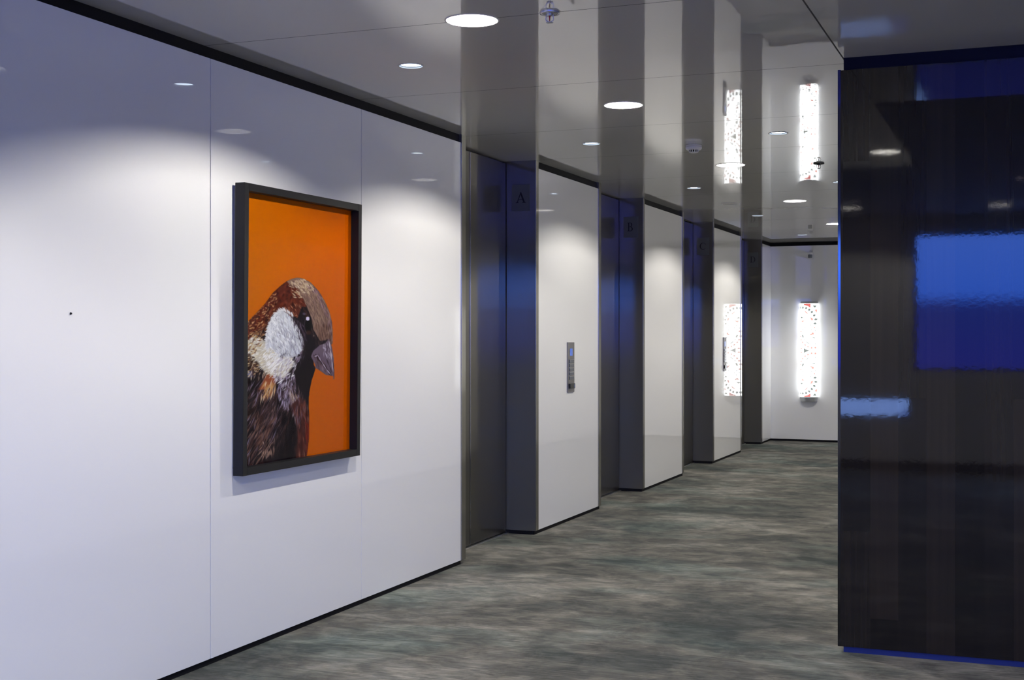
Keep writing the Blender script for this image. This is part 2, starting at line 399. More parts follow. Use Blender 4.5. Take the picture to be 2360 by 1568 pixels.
# lobby behind the camera: window wall and closing walls
WX0, WX1, WZ0, WZ1 = 2.076, 6.9, 1.024, 2.42
SX0, SX1, SZ0, SZ1 = -2.9, 2.046, 0.53, 0.75
T = 0.12
o = boxes('wall_back', [
    (XW, XE, YS-T, YS, 0, SZ0), (SX1, XE, YS-T, YS, SZ0, SZ1), (XW, SX0, YS-T, YS, SZ0, SZ1),
    (XW, XE, YS-T, YS, SZ1, WZ0), (XW, WX0, YS-T, YS, WZ0, WZ1), (WX1, XE, YS-T, YS, WZ0, WZ1),
    (XW, XE, YS-T, YS, WZ1, H)], M['paint']); tag(o, kind='structure')
strip('baseboard_back', [(XW, XE, YS, YS+0.012)], 0, 0.1, M['dark_gap'])
o = boxes('wall_side', [(XW-0.1, XW, YS, 0.6, 0, H)], M['paint']); tag(o, kind='structure')
o = boxes('wall_side', [(XW, -0.02, 0.6, 0.7, 0, H)], M['paint']); tag(o, kind='structure')
o = boxes('wall_side', [(XE, XE+0.1, YS, DW+0.2, 0, H)], M['paint']); tag(o, kind='structure')
for n, (a, b, c, d_) in enumerate([(WX0, WX1, WZ0, WZ1), (SX0, SX1, SZ0, SZ1)]):
    w = empty('window_%d' % (n+1), ((a+b)/2, YS, c)); tag(w, kind='structure'); off = ((a+b)/2, YS, c)
    fw = 0.025
    boxes('window_frame', [(a, b, YS-0.09, YS-0.04, c, c+fw), (a, b, YS-0.09, YS-0.04, d_-fw, d_), (a, a+fw, YS-0.09, YS-0.04, c, d_), (b-fw, b, YS-0.09, YS-0.04, c, d_)], M['black'], w, 0, off)
    boxes('pane', [(a, b, YS-0.07, YS-0.066, c, d_)], M['glass'], w, 0, off)
    pl = bpy.data.lights.new('window_portal', 'AREA'); pl.shape = 'RECTANGLE'; pl.size = b-a; pl.size_y = d_-c; pl.cycles.is_portal = True
    po = bpy.data.objects.new('window_portal', pl); COL.objects.link(po); po.location = ((a+b)/2, YS-T-0.02, (c+d_)/2); po.rotation_euler = (math.radians(90), 0, 0)
    po.rotation_euler = (math.radians(-90), 0, 0) if False else (math.radians(90), 0, math.radians(180))

o = boxes('bounce_slab', [(SX0-2, 1.75, YS-14, YS-T-0.01, 0.36, 0.46)], simple('pale_bounce_slab', (0.85, 0.85, 0.85), 0.8)); tag(o, kind='structure')  # unseen slab added outside so the low strip window shows bright sky-lit blue

# ------------------------------------------------------------------ ceiling fittings
def light(name, loc, power, col, r, parent, size=165):
    l = bpy.data.lights.new(name, 'POINT'); l.energy = power; l.color = col; l.shadow_soft_size = r
    o = bpy.data.objects.new(name, l); COL.objects.link(o); o.location = loc; o.parent = parent
    return o
big_proto = {}
def make_big():
    t = empty('downlight', (0, 0, H))
    lathe('trim_ring', [(RB-0.001, 0.0), (RB-0.001, -0.002), (RB+0.006, -0.003), (RB+0.008, 0.0)], M['white_plastic'], t, 56)
    lathe('reflector', [(RB-0.001, 0.0), (RB-0.004, 0.03), (RB-0.012, 0.072)], M['reflector'], t, 56)
    lathe('lamp', [(0, 0.070), (RB-0.012, 0.070)], M['lamp_big'], t, 48)
    return t
def make_small(mat, nm='lamp'):
    t = empty('downlight', (0, 0, H))
    lathe('trim_ring', [(RS-0.001, 0.0), (RS-0.001, -0.002), (RS+0.004, -0.003), (RS+0.006, 0.0)], M['white_plastic'], t, 36)
    lathe('reflector', [(RS-0.001, 0.0), (RS-0.002, 0.004), (RS-0.004, 0.008)], M['reflector'], t, 36)
    lathe(nm, [(0, 0.0065), (RS-0.004, 0.0065)], mat, t, 32)
    return t
def dup(root, loc):
    r = root.copy(); COL.objects.link(r); r.location = loc
    for ch in list(root.children):
        c = ch.copy(); COL.objects.link(c); c.parent = r
    return r
BW = [None,
      'large round warm recessed downlight nearest the camera, between sprinkler and black trim',
      'large round warm recessed downlight on the middle line, level with the first lift doors',
      'large round warm recessed downlight on the middle line, just past the smoke detector',
      'large round warm recessed downlight on the middle line, right of the flat ceiling speaker',
      'large round recessed downlight cut by the timber wall edge, closest to the end wall']
SW = [None,
      'small cool recessed downlight near the left wall, above the framed bird picture end',
      'small cool recessed downlight over lift A pillar, near the white panel with call buttons',
      'small cool recessed downlight seen just below the smoke detector',
      'small cool recessed downlight seen right above the plate lettered D',
      'small cool recessed downlight nearest the end wall ceiling band',
      'small cool recessed downlight right of the middle line, left of the far sprinkler',
      'small cool recessed downlight cut by the timber wall edge, beyond the far sprinkler', None, None]
BPOW = [90, 95, 90, 82, 84, 104, 78, 66, 62, 60, 52, 56]
bp0 = make_big()
for k, (x, y) in enumerate(BIG):
    t = bp0 if k == 0 else dup(bp0, (x, y, H))
    t.location = (x, y, H)
    tag(t, (BW[k] if k < len(BW) and BW[k] else 'large round warm recessed downlight over the lobby behind the camera'), 'ceiling light', 'large warm recessed downlights')
for k, (x, y) in enumerate(BIG):
    light('lamp_glow', (x, y, H+0.039), BPOW[k], (1.0, 0.95, 0.87), 0.009, None)
sp0 = make_small(M['lamp_small'])
for k, (x, y) in enumerate(SMALL):
    t = sp0 if k == 0 else dup(sp0, (x, y, H))
    t.location = (x, y, H)
    tag(t, SW[k] or 'small cool recessed downlight hidden from view of the camera', 'ceiling light', 'small cool recessed downlights')
rp0 = make_small(M['lamp_pink'])
for k, (x, y) in enumerate(ROSE):
    t = rp0 if k == 0 else dup(rp0, (x, y, H)); t.location = (x, y, H)
    tag(t, 'small rosy recessed downlight over the lobby behind the camera', 'ceiling light', 'small rosy recessed downlights')

sp = empty('ceiling_speaker', (0.615, 12.031, H)); tag(sp, 'flat unlit round grey ceiling speaker between the lit downlights', 'speaker')
lathe('rim', [(0.072, 0), (0.072, -0.006), (0.082, -0.006), (0.085, 0)], M['white_plastic'], sp, 40)
lathe('grille', [(0, -0.003), (0.072, -0.003)], M['unlit'], sp, 40)

def sprinkler(loc, label, dark=False, rz=0):
    t = empty('fire_sprinkler', loc); tag(t, label, 'sprinkler', 'fire sprinklers under the ceiling')
    mt = M['chrome'] if not dark else M['black']
    lathe('cover_ring', [(0.012, -0.002), (0.027, -0.004), (0.036, -0.008), (0.038, -0.006), (0.038, 0.0)], mt, t, 40)
    lathe('body', [(0.0, -0.014), (0.012, -0.014), (0.013, -0.010), (0.013, 0.0)], mt, t, 20)
    bm = bmesh.new()
    for s in (-1, 1):
        pts = [(0.0125*s, -0.010), (0.0145*s, -0.026), (0.0135*s, -0.031), (0.004*s, -0.0365), (0, -0.038)]
        for (xa, za), (xb, zb) in zip(pts[:-1], pts[1:]):
            a, b = Vector((xa, 0, za)), Vector((xb, 0, zb)); dd = b-a; L = dd.length
            rot = dd.to_track_quat('Z', 'Y').to_matrix().to_4x4()
            m = Matrix.Translation((a+b)/2) @ rot @ Matrix.Diagonal((0.003, 0.0032, L+0.002, 1))
            bmesh.ops.create_cube(bm, size=1.0, matrix=m)
    me = bpy.data.meshes.new('frame_arms'); bm.to_mesh(me); bm.free()
    f = link('frame_arms', me, mt, t); f.rotation_euler = (0, 0, rz)
    lathe('bulb', [(0, -0.035), (0.0016, -0.034), (0.0024, -0.024), (0.0030, -0.018), (0.0045, -0.015), (0, -0.0135)], M['bulb_red'], t, 14)
    lathe('deflector', [(0, -0.038), (0.0135, -0.0385), (0.0137, -0.0397), (0, -0.040)], mt, t, 24)
    return t
sprinkler((1.528, 4.652, H), 'silver fire sprinkler with red bulb hanging beside the nearest large downlight', rz=math.radians(14))
sprinkler((1.806, 9.437, H), 'far dark fire sprinkler hanging near the timber wall edge', True, math.radians(22))

sd = empty('smoke_detector', (1.20, 8.24, H)); tag(sd, 'round white smoke detector with dark slots on ceiling middle line', 'smoke detector')
lathe('base', [(0.0, -0.0005), (0.050, -0.0005), (0.051, -0.010), (0.0495, -0.011)], M['white_plastic'], sd, 40)
lathe('housing', [(0.0495, -0.012), (0.052, -0.016), (0.051, -0.026), (0.044, -0.033), (0.038, -0.034), (0.031, -0.034)], M['white_plastic'], sd, 40)
lathe('dark_core', [(0.031, -0.034), (0.026, -0.047)], M['black_gloss'], sd, 32)
lathe('cap', [(0.0, -0.051), (0.018, -0.0515), (0.024, -0.050), (0.0275, -0.0475), (0.026, -0.0465)], M['white_plastic'], sd, 32)
bm = bmesh.new()
for i in range(14):
    a = 2*math.pi*(i+0.5)/14
    m = Matrix.Rotation(a, 4, 'Z') @ Matrix.Translation((0.0305, 0, -0.0405)) @ Matrix.Rotation(math.radians(19), 4, 'Y') @ Matrix.Diagonal((0.003, 0.0038, 0.0155, 1))
    bmesh.ops.create_cube(bm, size=1.0, matrix=m)
me = bpy.data.meshes.new('slot_ribs'); bm.to_mesh(me); bm.free(); link('slot_ribs', me, M['white_plastic'], sd)

# small white sensor box high on the end wall
cs = empty('motion_sensor', (0.516, END, 2.415)); tag(cs, 'small white sensor box with grey lens high on the end wall', 'sensor')
boxes('housing', [(-0.040, 0.040, -0.035, 0.0, -0.045, 0.045)], M['lacquer'], cs, 0.006)
boxes('bracket', [(-0.012, 0.026, -0.03, 0.0, 0.046, 0.075)], M['white_plastic'], cs, 0.004)
boxes('lens', [(-0.028, 0.026, -0.041, -0.034, -0.028, 0.016)], M['plate'], cs, 0.004)

# screw left in the wall
scw = lathe('wall_screw', [(0.0, 0.007), (0.0035, 0.006), (0.0045, 0.0015), (0.0022, 0.0), (0.0022, -0.01)], M['black'], None, 16)
scw.location = (0.0, 3.817, 1.465); scw.rotation_euler = (0, math.radians(90), 0)
tag(scw, 'tiny dark screw sticking out of the white wall panel', 'screw')

# ------------------------------------------------------------------ call panels
def call_panel(y, z0, z1, w, label):
    t = empty('call_panel', (0.0, y, z0)); tag(t, label, 'lift call panel', 'lift call panels')
    hh = z1-z0
    boxes('faceplate', [(-0.003, 0.009, -w/2, w/2, 0, hh)], M['panel_steel'], t, 0.0015)
    boxes('display', [(0.009, 0.0105, -0.028, 0.028, hh*0.73, hh*0.875)], M['blue_screen'], t, 0.0005)
    for i in range(5):
        zb = hh*(0.255+0.083*i)
        b = boxes('button', [(0.009, 0.014, -0.046, 0.050, zb, zb+hh*0.062)], M['acrylic_button'], t, 0.001)
        boxes('button_rim', [(0.009, 0.016, -0.048, 0.052, zb+hh*0.062, zb+hh*0.068)], M['alu'], b, 0.0004)
    cr = boxes('card_reader', [(0.009, 0.022, -0.055, 0.060, hh*0.075, hh*0.175)], M['black_gloss'], t, 0.003)
    boxes('reader_edge', [(0.018, 0.0235, 0.040, 0.048, hh*0.085, hh*0.165)], M['alu'], cr, 0.0004)
    return t
call_panel(9.30, 0.960, 1.333, 0.150, 'steel lift call panel with blue display on the first white pillar')
call_panel(14.56, 0.985, 1.36, 0.150, 'steel lift call panel seen edge on, far white pillar before lift D')

# ------------------------------------------------------------------ framed bird picture
FY0, FY1, FZ0, FZ1 = 4.842, 5.902, 0.780, 2.045
pf = empty('framed_picture', (0.0, (FY0+FY1)/2, FZ0)); tag(pf, 'black framed photograph of a brown sparrow on bright orange', 'picture')
off = (0, (FY0+FY1)/2, FZ0); fw = 0.033
boxes('frame', [(0.006, 0.0555, FY0, FY0+fw, FZ0, FZ1), (0.006, 0.0555, FY1-fw, FY1, FZ0, FZ1),
                (0.006, 0.0555, FY0+fw, FY1-fw, FZ0, FZ0+fw), (0.006, 0.0555, FY0+fw, FY1-fw, FZ1-fw, FZ1)], M['black'], pf, 0.0008, off)
boxes('backing', [(0.0, 0.007, FY0+0.006, FY1-0.03, FZ0+0.03, FZ1-0.02)], M['plate'], pf, 0, off)

PW, PH = 300, 700
REG = {
'body': [(8,340),(18,332),(39,309),(63,280),(79,255),(97,236),(116,220),(132,212),(145,208),(161,210),(181,219),(202,240),(220,267),(233,295),(242,326),(245,357),(244,388),(239,394),(223,408),(191,427),(191,448),(196,456),(193,467),(185,489),(179,520),(177,545),(179,595),(179,644),(175,680),(172,702),(168,740),(-5,740),(-5,350)],
'crown': [(116,220),(132,212),(145,208),(161,210),(181,219),(202,240),(220,267),(233,295),(242,326),(245,357),(244,388),(233,378),(208,381),(189,349),(183,317),(169,282),(163,270),(151,249),(145,237),(124,229)],
'chestnut': [(120,218),(97,232),(63,277),(13,330),(-5,345),(-5,431),(39,358),(68,339),(79,312),(99,296),(124,307),(143,324),(157,337),(169,313),(169,282),(163,270),(151,249),(145,237)],
'cheek': [(101,296),(120,307),(132,320),(145,337),(155,357),(163,381),(161,407),(143,422),(112,435),(86,420),(64,395),(63,373),(66,358),(70,335),(86,308)],
'cream': [(13,384),(39,363),(64,382),(94,411),(141,426),(132,451),(112,478),(86,472),(61,460),(45,436),(29,417),(18,404)],
'mask': [(128,311),(145,318),(157,286),(169,288),(183,317),(189,349),(208,381),(233,378),(208,396),(187,405),(179,423),(195,448),(191,471),(187,498),(180,530),(173,537),(159,536),(143,505),(141,475),(145,436),(163,407),(163,377),(155,349)],
'beak': [(234,374),(243,398),(248,429),(250,460),(251,475),(251,491),(248,490),(247,481),(226,477),(203,460),(196,456),(195,448),(183,423),(189,408),(208,392),(223,388)],
'orange': [(67,463),(83,461),(90,481),(83,499),(69,505),(47,506),(56,488)],
'left_grey': [(-3,453),(34,457),(32,471),(-3,476)],
'belly': [(153,533),(168,544),(179,585),(180,649),(173,702),(143,697),(148,651),(143,591),(129,553)],
'darkbrown': [(-3,427),(32,419),(48,440),(45,455),(-3,463)],
}
def lin(c, k=1.0):
    c = np.array(c, float)/255.0
    return np.where(c <= 0.04045, c/12.92, ((c+0.055)/1.055)**2.4)
def inside(poly, X, Y):
    r = np.zeros(X.shape, bool); n = len(poly); j = n-1
    for i in range(n):
        xi, yi = poly[i]; xj, yj = poly[j]
        if yi != yj:
            c = ((yi > Y) != (yj > Y)) & (X < (xj-xi)*(Y-yi)/(yj-yi)+xi); r ^= c
        j = i
    return r
def blur(a, n=1):
    for _ in range(n):
        p = np.pad(a, 1, mode='edge')
        a = (p[1:-1, 1:-1]*2+p[:-2, 1:-1]+p[2:, 1:-1]+p[1:-1, :-2]+p[1:-1, 2:])/6.0
    return a
def paint_bird():
    rng = np.random.RandomState(11)
    Y, X = np.mgrid[0:PH, 0:PW].astype(float)
    img = np.empty((PH, PW, 3)); img[:] = np.array((200, 98, 0))
    img[:, :, 0] += (X/PW-0.5)*8; img[:, :, 1] -= (X/PW-0.4)*12
    body = inside(REG['body'], X, Y)
    def fill(poly, col, soft=1, clip=True):
        m = inside(poly, X, Y)
        if clip: m &= body
        m = blur(m.astype(float), soft)[..., None]
        img[:] = img*(1-m)+np.array(col)*m
    beakm = body | inside(REG['beak'], X, Y)
    def stroke(x, y, ang, ln, wd, col, op, bend=0.0, clip=True):
        # a tapered curved hair, drawn in print coordinates (x squeezed: 1 unit across = 1.93 down)
        n = max(4, int(ln*1.3))
        for i in range(n+1):
            t = i/n; a = ang+bend*t
            w = wd*(1-0.75*abs(2*t-0.9)) if t > 0.45 else wd*(0.35+1.3*t)
            w = max(0.35, w)
            r = int(w*1.6)+2
            xi, yi = int(round(x)), int(round(y))
            x0, x1, y0, y1 = max(0, xi-r), min(PW, xi+r+1), max(0, yi-r), min(PH, yi+r+1)
            if x0 < x1 and y0 < y1:
                dx = (X[y0:y1, x0:x1]-x)*1.55; dy = (Y[y0:y1, x0:x1]-y)
                k = np.exp(-(dx*dx+dy*dy)/(2*w*w))*op
                k = k*(body if clip else beakm)[y0:y1, x0:x1]
                k = k[..., None]
                img[y0:y1, x0:x1] = img[y0:y1, x0:x1]*(1-k)+np.array(col)*k
            x += math.cos(a)*ln/n/1.45; y += math.sin(a)*ln/n
    def hairs(poly, n, ang, spread, ln, wd, cols, op, bend=0.0, clip=True, pull=None):
        xs = [p[0] for p in poly]; ys = [p[1] for p in poly]; c = 0; tries = 0
        while c < n and tries < n*20:
            tries += 1
            x = rng.uniform(min(xs), max(xs)); y = rng.uniform(min(ys), max(ys))
            if not inside(poly, np.array([x]), np.array([y]))[0]: continue
            a = ang(x, y) if callable(ang) else ang
            a += rng.normal(0, spread)
            col = np.array(cols[rng.randint(len(cols))], float)+rng.normal(0, 7)
            stroke(x, y, a, ln*rng.uniform(0.6, 1.3), wd*rng.uniform(0.7, 1.3), col, op*rng.uniform(0.6, 1.0), bend*rng.uniform(0.4, 1.4), clip)
            c += 1
    R = math.radians
    fill(REG['body'], (30, 22, 26), 1, False)
    # breast and back: long dark feathers hanging down to the left
    low = [(-3, 440), (90, 440), (150, 500), (179, 560), (178, 735), (-3, 735)]
    hairs(low, 260, R(112), 0.20, 46, 3.0, [(44, 28, 28), (62, 40, 38), (30, 20, 26), (22, 16, 22)], 0.8, 0.25)
    hairs([(-3, 470), (100, 470), (140, 520), (90, 640), (-3, 690)], 210, R(118), 0.20, 34, 1.2, [(120, 104, 118), (96, 72, 72), (146, 132, 158), (82, 56, 52), (66, 44, 44)], 0.55, 0.3)
    hairs([(-3, 560), (100, 540), (70, 680), (-3, 720)], 120, R(125), 0.2, 34, 1.5, [(98, 66, 52), (70, 44, 40), (122, 92, 80)], 0.5, 0.2)
    fill(REG['darkbrown'], (44, 28, 26), 2)
    hairs(REG['darkbrown'], 26, R(160), 0.25, 16, 1.0, [(190, 160, 110), (120, 84, 56)], 0.7)
    fill(REG['left_grey'], (92, 92, 120), 3)
    hairs(REG['left_grey'], 24, R(175), 0.2, 20, 1.2, [(150, 150, 180), (70, 64, 84)], 0.7)
    fill(REG['orange'], (150, 78, 46), 4)
    hairs([(60, 480), (92, 478), (86, 515), (50, 520)], 46, R(105), 0.25, 26, 1.1, [(206, 156, 96), (170, 110, 66), (224, 196, 160)], 0.8, 0.3)
    hairs([(96, 462), (140, 470), (150, 540), (120, 560), (92, 510)], 150, R(100), 0.35, 22, 1.2, [(150, 136, 160), (176, 166, 186), (96, 78, 92), (58, 40, 48)], 0.7, -0.4)
    hairs([(118, 500), (146, 520), (160, 570), (138, 590)], 90, R(72), 0.2, 24, 1.2, [(196, 184, 180), (168, 142, 116), (120, 96, 92)], 0.7, 0.1)
    hairs([(100, 560), (140, 560), (146, 700), (100, 735)], 60, R(105), 0.15, 40, 3.0, [(14, 10, 16), (20, 14, 20)], 0.8)
    fill(REG['belly'], (72, 34, 30), 5)
    hairs(REG['belly'], 120, R(84), 0.12, 28, 1.5, [(104, 50, 38), (58, 26, 26), (126, 78, 62), (84, 40, 34)], 0.6)
    hairs([(168, 560), (180, 600), (180, 690), (172, 700)], 40, R(88), 0.06, 26, 1.6, [(120, 36, 24), (88, 26, 22)], 0.7)
    hairs([(56, 640), (92, 628), (88, 668), (60, 676)], 50, R(112), 0.3, 22, 1.1, [(150, 118, 100), (108, 80, 68), (176, 150, 130)], 0.75)
    # neck, chestnut nape with pale flecks
    fill(REG['chestnut'], (88, 36, 24), 1)
    hairs(REG['chestnut'], 260, R(128), 0.35, 11, 2.0, [(72, 26, 20), (112, 50, 30), (96, 40, 26), (56, 22, 20)], 0.7, 0.4)
    hairs([(-3, 350), (60, 285), (98, 240), (88, 300), (60, 340), (-3, 425)], 130, R(142), 0.35, 9, 1.0, [(188, 142, 92), (160, 112, 68), (206, 166, 116)], 0.75, 0.6)
    hairs([(100, 290), (150, 270), (166, 300), (150, 330)], 70, R(28), 0.3, 12, 0.9, [(150, 86, 58), (176, 124, 90), (46, 20, 20)], 0.6, 0.4)
    hairs([(118, 228), (146, 240), (154, 262), (132, 262)], 44, R(14), 0.3, 12, 1.0, [(206, 190, 160), (176, 150, 118), (140, 86, 58)], 0.8)
    hairs([(20, 372), (66, 332), (72, 350), (60, 372), (40, 392), (20, 384)], 90, R(140), 0.3, 12, 1.2, [(86, 40, 28), (60, 26, 22), (128, 86, 58), (170, 130, 90)], 0.8, 0.3)
    # crown
    fill(REG['crown'], (134, 106, 92), 1)
    def crown_ang(x, y): return R(38)+R(48)*min(1, max(0, (y-215)/150.0))
    hairs(REG['crown'], 950, crown_ang, 0.14, 15, 0.75, [(164, 136, 110), (120, 94, 82), (100, 76, 70), (148, 120, 104), (86, 64, 60)], 0.65, 0.1)
    hairs([(150, 210), (200, 235), (240, 320), (244, 380), (222, 300), (190, 245)], 150, crown_ang, 0.12, 18, 1.1, [(138, 108, 116), (108, 80, 90), (158, 128, 124), (92, 68, 74)], 0.6)
    hairs([(118, 218), (160, 210), (190, 230), (168, 250), (140, 236)], 110, R(30), 0.25, 12, 1.2, [(190, 166, 138), (170, 146, 118), (206, 186, 160)], 0.7)
    hairs([(190, 330), (236, 330), (244, 382), (210, 380)], 120, R(80), 0.14, 16, 1.3, [(96, 68, 58), (74, 50, 46), (120, 90, 76)], 0.6)
    # black mask
    fill(REG['mask'], (24, 17, 24), 1)
    hairs([(124, 312), (157, 330), (166, 372), (150, 350)], 60, R(62), 0.2, 16, 1.0, [(84, 66, 88), (50, 34, 44), (116, 98, 120)], 0.55)
    hairs([(158, 284), (176, 300), (166, 312)], 30, R(70), 0.2, 12, 1.4, [(34, 18, 22), (52, 26, 24)], 0.7)
    # cheek
    hairs([(-3, 400), (26, 402), (60, 460), (-3, 470)], 60, R(158), 0.3, 14, 1.1, [(170, 136, 92), (96, 60, 42), (206, 184, 140)], 0.7)
    fill(REG['cream'], (200, 192, 172), 9)
    fill(REG['cheek'], (200, 203, 206), 5)
    def cheek_ang(x, y): return math.atan2(410-300, -36) if x > 120 else R(140)
    hairs(REG['cheek'], 240, R(64), 0.22, 17, 1.0, [(232, 238, 242), (188, 190, 204), (222, 228, 232), (240, 244, 246)], 0.65, 0.25)
    hairs([(66, 345), (104, 300), (96, 340), (70, 385)], 110, R(168), 0.3, 13, 1.0, [(244, 246, 244), (214, 218, 222)], 0.8, -0.2)
    hairs([(84, 336), (150, 350), (156, 400), (110, 420)], 70, R(60), 0.2, 15, 0.6, [(130, 124, 144), (104, 96, 116)], 0.6, 0.3)
    # ragged edges of the white cheek
    pc = REG['cheek']
    for (xa, ya), (xb, yb) in zip(pc, pc[1:]+pc[:1]):
        n = int(math.hypot(xb-xa, yb-ya)/1.4)
        for i in range(n):
            t = rng.rand(); x = xa+(xb-xa)*t; y = ya+(yb-ya)*t
            if x > 128: stroke(x+2, y-3, R(70)+rng.normal(0, .25), 12, 1.1, (30, 20, 28), 0.7, 0.5)
            else: stroke(x+5, y+2, math.atan2(y-350, (x-135)*1.4)+rng.normal(0, .35), 13, 1.1, (226, 228, 228), 0.75, -0.3)
    hairs(REG['cheek'], 130, R(58), 0.3, 15, 0.8, [(150, 148, 166), (120, 114, 134), (172, 168, 186)], 0.55, 0.4)
    hairs([(70, 330), (110, 300), (150, 350), (100, 420), (66, 390)], 120, R(48), 0.35, 15, 1.0, [(246, 248, 246), (228, 232, 236)], 0.7, 0.5)
    hairs(REG['cream'], 420, R(152), 0.32, 15, 0.9, [(236, 234, 220), (222, 212, 176), (246, 246, 240), (204, 196, 176)], 0.7, 0.2)
    hairs([(86, 420), (150, 415), (140, 470), (118, 505), (90, 480)], 150, R(128), 0.25, 18, 1.0, [(226, 226, 226), (190, 180, 196), (244, 244, 240), (150, 132, 150)], 0.65, 0.3)
    hairs([(60, 410), (96, 418), (112, 440), (80, 460)], 60, R(140), 0.2, 14, 1.2, [(250, 250, 246)], 0.7)
    hairs([(98, 404), (122, 410), (116, 424), (104, 420)], 12, R(120), 0.2, 9, 0.7, [(60, 52, 66)], 0.7)
    hairs([(140, 425), (163, 405), (150, 440)], 34, R(150), 0.3, 12, 0.9, [(120, 100, 116), (176, 166, 180)], 0.6)
    hairs([(-3, 445), (40, 430), (70, 466), (30, 470)], 40, R(120), 0.4, 14, 1.0, [(232, 214, 190), (90, 60, 50)], 0.6)
    hairs([(-3, 372), (44, 350), (64, 380), (40, 410), (-3, 420)], 90, R(148), 0.35, 13, 1.0, [(176, 136, 90), (104, 56, 36), (206, 178, 130), (72, 34, 24)], 0.7, 0.5)
    hairs([(-3, 405), (30, 410), (50, 440), (-3, 450)], 70, R(156), 0.3, 14, 1.0, [(150, 118, 80), (74, 46, 36), (216, 200, 160), (52, 32, 28)], 0.7, 0.3)
    hairs([(118, 300), (146, 322), (166, 380), (166, 420), (150, 440), (158, 400), (140, 345)], 110, R(66), 0.25, 13, 0.7, [(30, 20, 28), (96, 84, 104), (60, 46, 58)], 0.6, 0.3)
    hairs([(160, 290), (172, 300), (190, 352), (204, 384), (184, 372), (172, 330)], 90, R(64), 0.18, 13, 0.7, [(96, 72, 64), (34, 22, 26), (60, 42, 42)], 0.6)
    hairs([(190, 374), (236, 372), (230, 392), (200, 396)], 70, R(72), 0.25, 10, 0.8, [(40, 28, 32), (70, 50, 48), (24, 17, 22)], 0.6)
    hairs([(120, 500), (150, 500), (176, 560), (150, 620), (126, 560)], 120, R(96), 0.25, 20, 0.9, [(110, 90, 108), (60, 42, 50), (36, 24, 32), (140, 118, 120)], 0.5, -0.2)
    hairs([(60, 520), (130, 540), (120, 640), (60, 660)], 110, R(108), 0.2, 30, 1.0, [(26, 18, 24), (74, 54, 56), (96, 76, 84)], 0.5, 0.2)
    # eye
    e = ((X-174)/9.5)**2+((Y-338)/21.0)**2
    k = blur((e < 1).astype(float), 1)[..., None]; img[:] = img*(1-k)+np.array((10, 8, 12))*k
    ring = blur(((e > 0.9) & (e < 1.35) & (X < 171)).astype(float), 1)[..., None]*0.55; img[:] = img*(1-ring)+np.array((92, 70, 92))*ring
    for (cx, cy, rx, ry, c, o) in [(173, 319, 5.0, 5.2, (214, 204, 232), 1.0), (163, 306, 4.5, 4.0, (112, 98, 122), 0.6), (176, 357, 7, 6, (66, 34, 26), 0.7), (190, 366, 2.5, 2, (110, 100, 90), .8)]:
        k = blur(((((X-cx)/rx)**2+((Y-cy)/ry)**2) < 1).astype(float), 1)[..., None]*o
        img[:] = img*(1-k)+np.array(c)*k
    # beak
    fill(REG['beak'], (104, 88, 104), 1, False)
    hairs([(186, 412), (200, 408), (240, 470), (226, 474), (200, 450)], 50, R(62), 0.15, 16, 1.6, [(86, 66, 72), (118, 98, 110), (70, 50, 54)], 0.6, 0, False)
    hairs([(212, 392), (234, 376), (242, 420), (226, 430)], 60, R(70), 0.2, 16, 1.4, [(142, 128, 146), (104, 88, 104), (166, 154, 170), (84, 68, 84)], 0.6, 0, False)
    def line(pts, wd, col, op):
        for (xa, ya), (xb, yb) in zip(pts[:-1], pts[1:]):
            ln = math.hypot((xb-xa)*1.45, yb-ya)
            stroke(xa, ya, math.atan2(yb-ya, (xb-xa)*1.45), ln, wd, col, op, 0, False)
    line([(195, 418), (212, 441), (231, 463), (243, 482)], 2.4, (48, 32, 38), 0.9)
    line([(193, 424), (202, 421), (214, 441), (228, 462), (240, 477)], 1.4, (176, 164, 184), 0.8)
    line([(234, 382), (239, 408), (243, 438), (247, 468)], 1.8, (196, 188, 200), 0.8)
    line([(216, 400), (225, 402), (222, 412), (231, 430)], 1.3, (186, 174, 194), 0.7)
    line([(246, 440), (250, 470), (251, 490)], 1.6, (70, 52, 60), 0.9)
    line([(226, 430), (236, 452), (244, 474)], 1.6, (66, 48, 60), 0.8)
    return lin(np.clip(img, 0, 255))
def grid_mesh(name, cols, rows, pos, colors, attr):
    jj, ii = np.meshgrid(np.arange(rows), np.arange(cols), indexing='ij')
    co = pos(ii.ravel()/(cols-1), jj.ravel()/(rows-1)).astype(np.float32)
    a = (jj[:-1, :-1]*cols+ii[:-1, :-1]).ravel()
    quads = np.stack([a, a+cols, a+cols+1, a+1], 1).astype(np.int32)
    me = bpy.data.meshes.new(name); me.vertices.add(len(co)); me.vertices.foreach_set('co', co.ravel())
    me.loops.add(quads.size); me.loops.foreach_set('vertex_index', quads.ravel())
    me.polygons.add(len(quads)); me.polygons.foreach_set('loop_start', np.arange(0, quads.size, 4, dtype=np.int32))
    me.update(calc_edges=True); me.validate()
    at = me.color_attributes.new(attr, 'FLOAT_COLOR', 'POINT')
    c = np.ones((len(co), 4), np.float32); c[:, :3] = colors.reshape(-1, 3); at.data.foreach_set('color', c.ravel())
    return me
IY0, IY1, IZ0, IZ1 = 4.873-off[1], 5.871-off[1], 0.811-off[2], 2.014-off[2]
pic = paint_bird()*0.86
me = grid_mesh('print', PW, PH, lambda s, t: np.stack([np.full_like(s, 0.0125), IY0+(IY1-IY0)*s, IZ1-(IZ1-IZ0)*t], 1), pic, 'print_colour')
pm = attr_mat('printed_photograph', 'print_colour', rough=0.7); pm.node_tree.nodes['Principled BSDF'].inputs['Specular IOR Level'].default_value = 0.0
link('print', me, pm, pf)
boxes('acrylic_sheet', [(0.0145, 0.0165, IY0, IY1, IZ0, IZ1)], M['acrylic'], pf)
